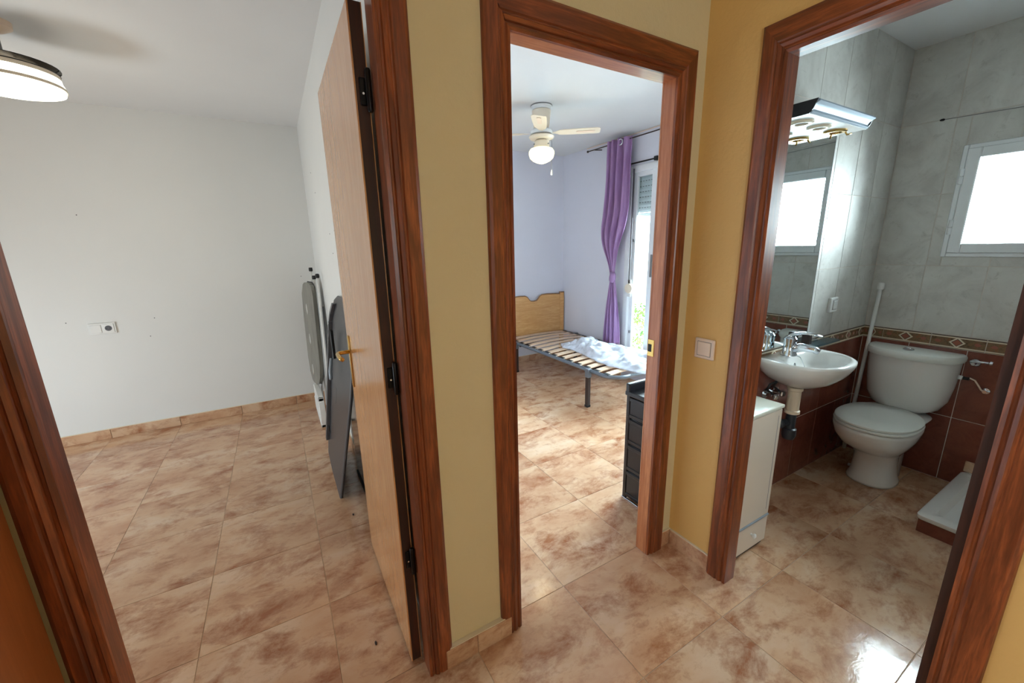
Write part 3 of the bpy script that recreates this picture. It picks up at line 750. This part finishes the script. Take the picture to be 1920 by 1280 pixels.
for k in range(ns):
    y = 2.44+k*(4.08-2.44)/(ns-1)
    if slat is None:
        bm = bmesh.new(); r0 = []
        for i in range(9):
            t = i/8; x = bx0+.012+t*(bx1-bx0-.024); zz = bz+.008+.016*math.sin(PI*t)
            r0.append([(x, y-.035, zz), (x, y+.035, zz), (x, y+.035, zz+.008), (x, y-.035, zz+.008)])
        loft(bm, r0); slat = obj('slat', bm, M_slat, bd, loc=(2.75, y, 0)); sc_ = []
        for xx in (bx0+.004, bx1-.040):
            sc_.append(obj('slat_holder', B(xx, y-.034, bz-.002, xx+.036, y+.034, bz+.020, bev=.004), M_rub, slat))
    else:
        c = slat.copy(); C.objects.link(c); c.parent = bd; c.location = Vector((2.75, y, 0))-wl(bd)
        for s_ in sc_:
            e = s_.copy(); C.objects.link(e); e.parent = c
for x, y in ((2.31, 2.64), (3.19, 2.64), (2.31, 3.90), (3.19, 3.90)):
    bm = bmesh.new(); box(bm, x-.018, y-.018, .02, x+.018, y+.018, .335, bev=.003); lg = obj('leg', bm, M_darksteel, bd)
    obj('leg_bracket', B(x-.022, y-.022, .285, x+.022, y+.022, .365, bev=.003), M_steel, lg)
    obj('rubber_foot', B(x-.02, y-.02, 0, x+.02, y+.02, .022, bev=.002), M_rub, lg)

# crumpled plastic
ps = bmesh.new(); nx, ny = 40, 70; rnd = random.Random(3)
from mathutils import noise as mn
grid = []
for i in range(nx+1):
    row = []
    for j in range(ny+1):
        u, v = i/nx, j/ny
        y = 3.50-v*1.34; xl = 2.50+.05*math.sin(v*7)+.05*v-.08*max(0, v-.8); xr = 2.92+.22*min(1, v*2.2)+.03*math.sin(v*11)
        if v < .12: xl += (.12-v)*1.2
        x = xl+(xr-xl)*u
        hgt = .055*abs(mn.noise((x*4, y*4, 1.3)))+.05*abs(mn.noise((x*9, y*9, 4.1)))+.018*mn.noise((x*24, y*24, 7))
        edge = min(u, 1-u, v, 1-v)*8; edge = min(1, edge)
        z = bz+.036+hgt*edge+.06*edge*math.exp(-((u-.45)**2)/.08)*math.exp(-((v-.3)**2)/.1)
        row.append(ps.verts.new((x+.02*mn.noise((y*8, z*5, i*.3)), y+.03*mn.noise((x*8, 3, 2)), z)))
    grid.append(row)
for i in range(nx):
    for j in range(ny): ps.faces.new((grid[i][j], grid[i+1][j], grid[i+1][j+1], grid[i][j+1]))
pso = obj('plastic_sheet', ps, M_film, loc=(2.8, 2.9, bz+.03), smooth='all')
tag(pso, 'crumpled milky white plastic wrapping lying across the bed slats', 'plastic sheet')
md = pso.modifiers.new('thickness', 'SOLIDIFY'); md.thickness = .0015

# curtain
def curtain():
    bm = bmesh.new(); nz, nn = 90, 64; rows_ = []
    kn = 1.095
    for i in range(nz+1):
        z = 2.455-(2.455-.385)*i/nz
        # centre and half width
        if z > kn:
            t = (z-kn)/(2.455-kn); s_ = min(1, t*2.4); s_ = s_*s_*(3-2*s_)
            cy_ = 3.215-.03*t+.055*math.exp(-((t-.27)/.18)**2); hw = .024+.140*s_+.012*math.sin(t*PI); am = .010+.026*s_
        else:
            t = (kn-z)/kn; s_ = min(1, t*1.5); s_ = s_*(2-s_)
            cy_ = 3.215-.02*t; hw = .024+.088*s_; am = .010+.022*s_
        row = []
        for j in range(nn+1):
            v = j/nn; a = v*PI*9+.35*math.sin(z*2.1)
            y = cy_-hw+2*hw*v+.004*math.sin(z*9+v*20); x = 3.125+am*math.sin(a)*(1-.3*math.cos(v*5))-.02*math.sin(v*PI)*s_
            row.append((x, y, z))
        rows_.append(row)
    loft(bm, rows_, False, False, closed=False)
    return bm
cu = thing('purple_curtain', 'purple curtain tied in a knot beside the bedroom window', 'curtain', (3.13, 3.27, .1))
cf = obj('curtain_cloth', curtain(), M_purple, cu, smooth='all'); md = cf.modifiers.new('thickness', 'SOLIDIFY'); md.thickness = .003
bm = bmesh.new(); lathe(bm, (3.122, 3.215, 1.10), [(.026, -.055), (.034, -.03), (.036, .0), (.033, .03), (.025, .055)], 20)
for v in bm.verts: v.co.y += .004*math.sin(v.co.z*160); v.co.x += .003*math.sin(v.co.z*120)
obj('knot', bm, M_purple, cu, smooth='all')
for k, y in enumerate((3.13,)):
    s_ = 1 if k % 2 else -1
    pts = [(3.080-.004*math.cos(a), y+.024*math.cos(a), 2.415+.026*math.sin(a)) for a in [q*PI/8 for q in range(16)]]
    obj('eyelet_ring', T(pts, .0065, 8, True), M_chrome, cu, smooth='all')
cr1 = thing('curtain_rod', 'long thin brown curtain rod high under the bedroom ceiling', 'curtain rod', (3.128, 3.7, 2.43))
obj('rod', T([(3.128, 3.66, 2.435), (3.128, 1.6, 2.435)], .006, 10), M_darksteel, cr1, smooth='all')
bm = bmesh.new(); lathe(bm, (3.128, 3.655, 2.435), [(.006, 0), (.012, .006), (.012, .016), (.004, .026)], 12, 'Y'); obj('finial', bm, M_darksteel, cr1, smooth=True)
for y in (3.55, 1.8): obj('bracket', T([(3.128, y, 2.43), (WX, y, 2.44)], .005, 8), M_darksteel, cr1)
cr2 = thing('net_curtain_rod', 'short black rod just above the white bedroom window frame', 'curtain rod', (3.19, 2.9, 2.21))
obj('rod', T([(3.185, 3.14, 2.215), (3.185, 1.9, 2.215)], .007, 10), M_rub, cr2, smooth='all')
obj('bracket', B(3.165, 2.745, 2.195, WX, 2.785, 2.232, bev=.004), M_rub, cr2)
obj('bracket', B(3.165, 3.11, 2.205, WX, 3.13, 2.225, bev=.003), M_rub, cr2)
cd = obj('ceiling_cable', T([(3.21, 3.78, 2.492), (3.215, 3.4, 2.494), (3.21, 3.0, 2.491), (3.215, 2.2, 2.494)], .004, 6), M_plp, loc=(3.21, 3, 2.49)); tag(cd, 'thin pale cable along the edge of the bedroom ceiling', 'cable')
sb = thing('shutter_strap_winder', 'round cream shutter strap winder beside the purple curtain', 'strap winder', (3.2, 3.03, .99))
bm = bmesh.new(); lathe(bm, (3.175, 3.04, .99), [(.038, 0), (.049, .004), (.052, .018), (.050, .034)], 28, 'X'); obj('winder_case', bm, M_plc, sb, smooth=True)
obj('strap', B(3.205, 3.048, 1.0, 3.208, 3.066, 2.17), M_grey, sb)
obj('back_plate', B(3.205, 3.03, .90, 3.213, 3.085, 1.08, bev=.003), M_plw, sb)

# black drawer tower
dt = thing('drawer_tower', 'black plastic drawer tower with raised lip on top just inside the bedroom', 'drawer unit', (1.75, 1.36, 0))
tx0, tx1, ty0, ty1 = 1.585, 1.96, 1.225, 1.492
tiers = [(.02, .185), (.19, .35), (.355, .505), (.51, .635)]
for z0, z1 in tiers:
    bm = bmesh.new(); box(bm, tx0+.004, ty0+.006, z0, tx1-.004, ty1-.006, z1-.004, bev=.006)
    tr_ = obj('drawer_frame', bm, M_blackp, dt)
    ring = ring_yz(bmesh.new(), tx0-.001, tx0+.008, ty0+.006, ty1-.006, z0+.002, z1-.006, .020, .002); obj('side_rib', ring, M_blackp, tr_)
    obj('drawer_front', B(tx0+.03, ty1-.008, z0+.012, tx1-.03, ty1+.004, z1-.016, bev=.003), M_blackp, tr_)
for y in (ty0, ty1-.03):
    for x in (tx0, tx1-.03): obj('corner_post', B(x, y, .005, x+.03, y+.03, .66, bev=.005), M_blackp, dt)
bm = bmesh.new(); box(bm, tx0-.006, ty0-.004, .636, tx1+.004, ty1+.006, .662, bev=.006, seg=2); obj('top_tray', bm, M_blackp, dt)
obj('tray_lip', B(tx0-.004, ty1-.026, .655, tx1, ty1+.004, .705, bev=.005), M_blackp, dt)
obj('base_strip', B(tx0-.004, ty0, .0, tx0+.006, ty1, .009, bev=.001), M_chrome, dt, label='pale reflective strip at the foot')

# ------------------------------------------------------------------ hall switch
hs = thing('light_switch', 'square ivory light switch on the yellow hall wall between the doorways', 'light switch', (XC, 1.0, 1.015))
bm = bmesh.new(); box(bm, XC-.010, .955, .972, XC, 1.043, 1.058, bev=.003); obj('switch_plate', bm, M_plp, hs)
bm = bmesh.new(); box(bm, XC-.014, .970, .986, XC-.008, 1.028, 1.044, bev=.002); obj('rocker', bm, M_plp, hs)
bm = ring_yz(bmesh.new(), XC-.0108, XC-.0095, .968, 1.030, .984, 1.046, .0016, 0); obj('rocker_gap', bm, M_grey, hs)

# ------------------------------------------------------------------ bathroom things
# mirror
mr = thing('wall_mirror', 'frameless wall mirror above the wash basin', 'mirror', (2.1, BY, .9))
obj('mirror_glass', B(1.66, BY-.006, .893, 2.565, BY-.001, 1.99, bev=.001), M_mirror, mr)
obj('mirror_edge', B(2.565, BY-.006, .893, 2.568, BY-.001, 1.99), M_teal, mr)
# canopy light above the mirror
ml = thing('mirror_canopy_light', 'silver cornice spotlight canopy above the bathroom mirror', 'light fixture', (2.2, 1.0, 1.97))
cx0, cx1 = 1.940, 2.470
prof = [(.895, 1.984), (.900, 1.992), (1.084, 1.992), (1.084, 1.945), (.925, 1.945), (.918, 1.950), (.921, 1.960), (.916, 1.971), (.906, 1.978)]
bm = bmesh.new(); prism(bm, prof, cx0+.004, cx1-.004, 'X'); obj('canopy_body', bm, M_alu, ml, smooth=True)
for x in (cx0, cx1-.004):
    bm = bmesh.new(); prism(bm, [(.902, 1.994), (1.086, 1.994), (1.086, 1.943), (.928, 1.943), (.915, 1.960)], x, x+.004, 'X'); obj('end_cap', bm, M_blackp, ml)
obj('top_board', B(cx0-.06, 1.02, 1.994, cx1+.02, 1.088, 2.012, bev=.002), M_slat, ml, label='bare wooden board on top')
obj('underside', B(cx0+.006, .926, 1.9425, cx1-.006, 1.084, 1.9455), M_plw, ml)
for x in (2.045, 2.200, 2.355):
    bm = bmesh.new(); lathe(bm, (x, 1.005, 1.9425), [(.045, 0), (.047, -.006), (.042, -.009), (.028, -.009), (.025, -.004), (.022, 0)], 32, cap=False); rg = obj('spot_ring', bm, M_brass if x == 2.355 else M_cream, ml, smooth=True)
    bm = bmesh.new(); lathe(bm, (x, 1.005, 1.9415), [(.024, 0), (.023, -.001)], 24); obj('spot_lens', bm, M_grey, rg)
bm = bmesh.new(); tube(bm, [(2.40, .985, 1.944), (2.405, .975, 1.925), (2.42, .965, 1.93)], .004, 8); obj('loose_clip', bm, M_brass, ml, smooth='all')
bm = bmesh.new(); tube(bm, [(2.385, 1.03, 1.944), (2.40, 1.04, 1.922)], .004, 8); obj('loose_clip', bm, M_brass, ml, smooth='all')

# bathroom switch
bs = thing('bathroom_switch', 'white boxed switch on the grey tiles right of the mirror', 'light switch', (2.83, BY, 1.07))
bm = bmesh.new(); box(bm, 2.783, BY-.014, 1.028, 2.876, BY, 1.114, bev=.003); obj('switch_plate', bm, M_plw, bs)
obj('rocker', B(2.812, BY-.019, 1.045, 2.858, BY-.012, 1.097, bev=.003), M_plw, bs)
obj('rocker_gap', B(2.809, BY-.0146, 1.042, 2.861, BY-.0135, 1.100), M_grey, bs)

# wash basin
sk_ = thing('wash_basin', 'small white wall hung wash basin with chrome tap', 'wash basin', (2.31, 1.0, .72))
cxs, cys = 2.310, .985
def rimpts(sx, sy, z, c=(cxs, cys), yback=1.088, n=48, e=2.3):
    out = []
    for k in range(n):
        a = 2*PI*k/n; ca, sa = math.cos(a), math.sin(a)
        x = c[0]+sx*math.copysign(abs(ca)**(2/e), ca); y = c[1]+sy*math.copysign(abs(sa)**(2/e), sa)
        out.append((x, min(y, yback), z))
    return out
bm = bmesh.new()
rings = [rimpts(.055, .06, .700, (2.31, .985), n=48), rimpts(.085, .09, .712, (2.31, .985)), rimpts(.145, .15, .745), rimpts(.195, .190, .785), rimpts(.222, .212, .825), rimpts(.231, .219, .845), rimpts(.231, .219, .856), rimpts(.222, .210, .862),
         rimpts(.196, .120, .858, (2.31, .915), 1.04), rimpts(.188, .114, .845, (2.31, .915), 1.03), rimpts(.165, .098, .80, (2.31, .920), 1.03), rimpts(.11, .065, .765, (2.31, .930)), rimpts(.03, .025, .755, (2.31, .935))]
loft(bm, rings); obj('bowl', bm, M_porc, sk_, smooth='all')
bm = bmesh.new(); lathe(bm, (2.31, .938, .757), [(.024, 0), (.022, .003), (.008, .002)], 20); obj('drain', bm, M_chrome, sk_, smooth=True)
bm = bmesh.new(); lathe(bm, (2.31, .850, .812), [(.008, 0), (.006, .003)], 12); 
bm.free()
# overflow hole & chain plug
bm = bmesh.new(); box(bm, 2.345, .955, .762, 2.372, .975, .774, bev=.003); pgp = obj('plug', bm, M_rub, sk_)
obj('plug_chain', T([(2.285, 1.0, .862), (2.30, .985, .855), (2.33, .97, .80), (2.355, .965, .775)], .0018, 6), M_chrome, sk_)
bm = bmesh.new(); lathe(bm, (2.262, .990, .82), [(.010, 0), (.008, -.003)], 14, 'Y'); obj('overflow_hole', bm, M_chrome, sk_)
# tap
fx, fy, fz = 2.275, 1.030, .862
bm = bmesh.new(); lathe(bm, (fx, fy, fz), [(.038, 0), (.037, .010), (.031, .018), (.028, .055), (.031, .090), (.020, .104)], 28); fc = obj('tap_body', bm, M_chrome, sk_, smooth=True)
bm = bmesh.new(); tube(bm, [(fx, fy-.01, fz+.035), (fx+.01, fy-.05, fz+.050), (fx+.022, fy-.10, fz+.048), (fx+.028, fy-.125, fz+.036)], [.023, .021, .018, .016], 14); obj('spout', bm, M_chrome, fc, smooth='all')
bm = bmesh.new(); r0 = []
for x_, y_, z_, w_, t_ in ((0, .026, .085, .026, .020), (.0, -.01, .116, .031, .020), (.008, -.05, .130, .026, .013), (.016, -.09, .130, .021, .010), (.026, -.130, .120, .015, .008)):
    r0.append([(fx+x_+w_*math.cos(a), fy+y_, fz+z_-.004+t_*.6*math.sin(a)) for a in [k*PI/5 for k in range(10)]])
loft(bm, r0); obj('lever', bm, M_chrome, fc, smooth='all')
# waste
bm = bmesh.new(); lathe(bm, (2.275, .975, 0), [(.036, .700), (.036, .685), (.030, .680), (.030, .575), (.036, .570), (.036, .556), (.030, .553)], 24); obj('waste_sleeve', bm, M_pipew, sk_, smooth=True)
bm = bmesh.new(); lathe(bm, (2.275, .975, 0), [(.024, .556), (.024, .47), (.033, .465), (.034, .43), (.026, .408), (.010, .402)], 24); tp = obj('bottle_trap', bm, M_pipeb, sk_, smooth=True)
bm = bmesh.new(); tube(bm, [(2.275, .975, .50), (2.20, 1.00, .505), (2.17, 1.04, .505), (2.17, 1.088, .505)], .018, 12); obj('trap_arm', bm, M_pipeb, tp, smooth='all')
bm = bmesh.new(); tube(bm, [(2.215, .99, .502), (2.195, 1.0, .504)], .025, 14); obj('trap_nut', bm, M_pipeb, tp, smooth='all')
for x, z in ((2.205, .64), (2.27, .645)):
    bm = bmesh.new(); lathe(bm, (x, 1.088, z), [(.026, 0), (.024, -.006), (.009, -.008), (.009, -.045), (.013, -.047), (.013, -.06)], 16, 'Y'); v_ = obj('angle_valve', bm, M_chrome, sk_, smooth=True)
    bm = bmesh.new(); lathe(bm, (x, 1.035, z), [(.014, -.012), (.018, -.004), (.016, .012), (.009, .018)], 12); obj('valve_knob', bm, M_chrome, v_, smooth=True)
    bm = bmesh.new(); tube(bm, [(x, 1.045, z+.01), (x-.06, 1.05, z+.05), (x-.05, 1.04, z+.08), (x+.01, 1.03, z+.09), (fx, 1.03, .72)], .006, 8); obj('hose', bm, M_rub, v_, smooth='all')
# soap dish
sd = thing('soap_dish', 'dark glass soap dish on a small wall bracket behind the basin', 'soap dish', (2.66, 1.05, .87))
bm = bmesh.new(); box(bm, 2.50, 1.005, .868, 2.80, 1.075, .880, bev=.005, seg=2); obj('glass_dish', bm, M_teal, sd)
bm = bmesh.new(); box(bm, 2.475, 1.03, .880, 2.512, 1.07, .945, bev=.006); obj('bracket', bm, M_darksteel, sd)
obj('wall_mount', B(2.64, 1.07, .860, 2.68, BY, .886, bev=.002), M_chrome, sd)

# small white cabinet
cb_ = thing('bathroom_cabinet', 'narrow white lacquered cabinet with bottom drawer beside the bathroom doorway', 'cabinet', (1.8, .97, 0))
kx0, kx1, ky0, ky1 = 1.655, 1.905, .852, 1.080
M_lac = base_mat('glossy cream white lacquer', S(226, 212, 196), .12)
M_lact = base_mat('white cabinet top', S(226, 226, 212), .15)
bm = bmesh.new(); box(bm, kx0, ky0+.014, .018, kx1, ky1, .712, bev=.002); obj('carcass', bm, M_lac, cb_)
bm = bmesh.new(); box(bm, kx0-.004, ky0-.004, .712, kx1+.006, ky1, .728, bev=.004, seg=2); obj('top_board', bm, M_lact, cb_)
bm = bmesh.new(); box(bm, kx0+.002, ky0, .168, kx1-.002, ky0+.013, .708, bev=.003); dr = obj('door', bm, M_lac, cb_)
obj('door_groove', B(kx1-.030, ky0-.0006, .20, kx1-.027, ky0+.001, .68), M_grey, dr)
bm = bmesh.new(); box(bm, kx0+.002, ky0, .022, kx1-.002, ky0+.013, .158, bev=.003); dw = obj('drawer', bm, M_lac, cb_)
bm = bmesh.new(); lathe(bm, (1.770, ky0, .105), [(.005, 0), (.005, -.008), (.011, -.013), (.011, -.020), (.005, -.024)], 16, 'Y'); obj('knob', bm, M_plw, dw, smooth=True)
obj('plinth', B(kx0+.01, ky0+.012, 0, kx1-.008, ky1, .018), M_rub, cb_)
obj('chrome_strip', B(kx0, ky0-.003, .158, kx1, ky0+.012, .167, bev=.001), M_alu, cb_)

# toilet
to = thing('toilet', 'white close coupled toilet with closed lid under the bathroom window', 'toilet', (3.05, .81, 0))
ty = .815
def sup(cx, hx, hy, z, e=2.4, n=40, flat=0, xmax=None):
    out = []
    for k in range(n):
        a = 2*PI*k/n; ca, sa = math.cos(a), math.sin(a)
        x = cx+hx*math.copysign(abs(ca)**(2/e), ca); y = ty+hy*math.copysign(abs(sa)**(2/e), sa)
        if xmax: x = min(x, xmax)
        out.append((x, y, z))
    return out
bm = bmesh.new()
loft(bm, [sup(3.045, .145, .118, 0), sup(3.045, .143, .116, .012), sup(3.045, .128, .104, .05), sup(3.040, .118, .098, .12), sup(3.035, .122, .100, .18), sup(3.01, .160, .122, .225), sup(2.975, .215, .152, .275), sup(2.955, .240, .176, .33), sup(2.950, .247, .187, .375), sup(2.950, .247, .188, .392), sup(2.950, .235, .176, .398)])
bowl = obj('bowl', bm, M_porc, to, smooth='all')
bm = bmesh.new(); loft(bm, [sup(3.17, .12, .085, .0), sup(3.17, .12, .085, .2), sup(3.18, .13, .11, .30), sup(3.20, .14, .15, .38), sup(3.21, .14, .16, .398)]); obj('rear_pedestal', bm, M_porc, to, smooth='all')
bm = bmesh.new(); loft(bm, [sup(2.948, .244, .186, .400, 2.3), sup(2.948, .248, .190, .405, 2.3), sup(2.948, .248, .190, .412, 2.3), sup(2.948, .244, .186, .415, 2.3)]); obj('seat', bm, M_seat, to, smooth=True)
bm = bmesh.new(); loft(bm, [sup(2.950, .240, .183, .418, 2.3), sup(2.950, .245, .187, .421, 2.3), sup(2.950, .245, .187, .430, 2.3), sup(2.950, .236, .178, .436, 2.3), sup(2.950, .12, .09, .440, 2.3)]); obj('lid', bm, M_seat, to, smooth=True)
for s_ in (-.07, .07):
    bm = bmesh.new(); lathe(bm, (3.175, ty+s_, .415), [(.012, -.02), (.012, .02)], 12, 'Y'); obj('lid_hinge', bm, M_plw, to, smooth=True)
# tank
def tankring(z, hy, d, xb=3.352, n=24):
    out = [(xb, ty-hy, z)]
    for k in range(n+1):
        t = k/n*2-1; bow = (max(0, 1-abs(t)**2.6))**.5; out.append((xb-d*(.22+.78*bow), ty+hy*math.sin(t*PI/2)**1 if False else ty+hy*t, z))
    out.append((xb, ty+hy, z)); return out
bm = bmesh.new()
loft(bm, [tankring(.405, .09, .120), tankring(.412, .125, .140), tankring(.435, .158, .160), tankring(.49, .184, .172), tankring(.58, .197, .178), tankring(.66, .203, .182), tankring(.742, .207, .186)])
tk = obj('tank', bm, M_porc, to, smooth=True)
bm = bmesh.new(); loft(bm, [tankring(.744, .214, .194), tankring(.752, .218, .198), tankring(.772, .219, .199), tankring(.784, .214, .194), tankring(.790, .200, .180)]); obj('tank_lid', bm, M_seat, to, smooth=True)
bm = bmesh.new(); lathe(bm, (3.235, ty+.005, .788), [(.026, 0), (.026, .008), (.020, .012), (.019, .008), (.006, .009)], 24); obj('flush_button', bm, M_chrome, to, smooth=True)
bm = bmesh.new(); tube(bm, [(3.30, .606, .665), (3.30, .590, .665)], .012, 12); il = obj('inlet', bm, M_plw, to, smooth='all')
obj('water_hose', T([(3.30, .59, .665), (3.32, .565, .666), (3.33, .545, .655), (3.335, .53, .63), (3.335, .515, .606), (3.345, .505, .60)], .004, 8), M_plp, to, smooth='all')
bm = bmesh.new(); lathe(bm, (3.30, .575, .665), [(.009, -.012), (.009, .012)], 12, 'Y'); obj('hose_nut', bm, M_rub, to, smooth=True)
bm = bmesh.new(); tube(bm, [(3.06, .925, .02), (3.06, .945, .02)], .010, 8); obj('floor_bolt', bm, M_plw, to, smooth='all')

# white pole in the corner behind the toilet
wp = thing('white_pole', 'white plastic pole with end cap leaning in the bathroom corner behind toilet', 'pole', (3.24, 1.05, 0))
obj('pole', T([(3.335, 1.070, .0), (3.335, 1.035, 1.16)], .011, 12), M_plw, wp, smooth='all')
bm = bmesh.new(); lathe(bm, (3.333, 1.035, 1.13), [(.016, 0), (.018, .008), (.018, .032), (.015, .042)], 16); obj('end_cap', bm, M_plw, wp, smooth=True)
# paper holder
ph = thing('toilet_roll_holder', 'chrome toilet roll holder on the brown tiles right of the toilet', 'roll holder', (3.34, .56, .755))
bm = bmesh.new(); lathe(bm, (3.345, .563, .752), [(.022, .014), (.024, .006), (.020, -.004), (.010, -.010), (.008, -.045)], 20, 'X'); obj('mount', bm, M_chrome, ph, smooth=True)
bm = bmesh.new(); tube(bm, [(3.30, .572, .765), (3.29, .562, .770), (3.29, .52, .772), (3.29, .505, .774)], .007, 10); obj('arm', bm, M_chrome, ph, smooth='all')
bm = bmesh.new(); lathe(bm, (3.29, .500, .774), [(.007, .004), (.012, 0), (.010, -.010)], 14, 'Y'); obj('end_knob', bm, M_chrome, ph, smooth=True)
av = thing('angle_valve', 'small chrome stop valve low on the brown tiles by the shower tray', 'valve', (3.345, .50, .60))
bm = bmesh.new(); lathe(bm, (BX, .500, .60), [(.018, 0), (.016, -.005), (.006, -.007), (.006, -.022), (.009, -.024), (.009, -.034)], 16, 'X'); obj('valve_body', bm, M_chrome, av, smooth=True)
# thin rod over the window
wr = thing('window_wire', 'thin grey curtain wire stretched above the bathroom window', 'wire', (3.35, .6, 2.08))
obj('wire', T([(3.345, .905, 2.086), (3.345, .05, 2.050)], .0018, 6), M_grey, wr)
bm = bmesh.new(); lathe(bm, (3.345, .900, 2.086), [(.003, 0), (.006, .004), (.006, .014), (.003, .02)], 10, 'Y'); obj('hook', bm, M_rub, wr, smooth=True)

# shower tray on a tiled curb
st = thing('shower_tray', 'low white shower tray on a brown tiled base in the bathroom corner', 'shower tray', (3.0, .15, 0))
sx0, sy1, sy0_ = 2.625, .510, -.25
bm = bmesh.new(); box(bm, sx0+.012, sy0_, 0, BX-.002, sy1-.010, .072); obj('tiled_base', bm, M_brownt, st)
bm = bmesh.new()
def rr2(x0, x1, y0, y1, z, r): return [p for p in rrect(x0, x1, y0, y1, z, r, 4)]
loft(bm, [rr2(sx0+.004, BX-.003, sy0_, sy1-.004, .072, .02), rr2(sx0, BX-.002, sy0_, sy1, .078, .024), rr2(sx0, BX-.002, sy0_, sy1, .094, .024), rr2(sx0+.008, BX-.008, sy0_+.005, sy1-.008, .100, .024),
          rr2(sx0+.065, BX-.055, sy0_+.05, sy1-.055, .098, .03), rr2(sx0+.085, BX-.075, sy0_+.07, sy1-.075, .076, .03)])
obj('tray', bm, M_porc, st, smooth=True)
bm = bmesh.new(); lathe(bm, (3.0, .12, .063), [(.035, 0), (.033, .003), (.01, .002)], 20); obj('drain', bm, M_chrome, st, smooth=True)
skb = setting('baseboard_shower', (BX, .50, 0))
obj('skirting_tile', B(BX-.012, .20, .102, BX, .505, .165, bev=.002), M_skirt, skb)
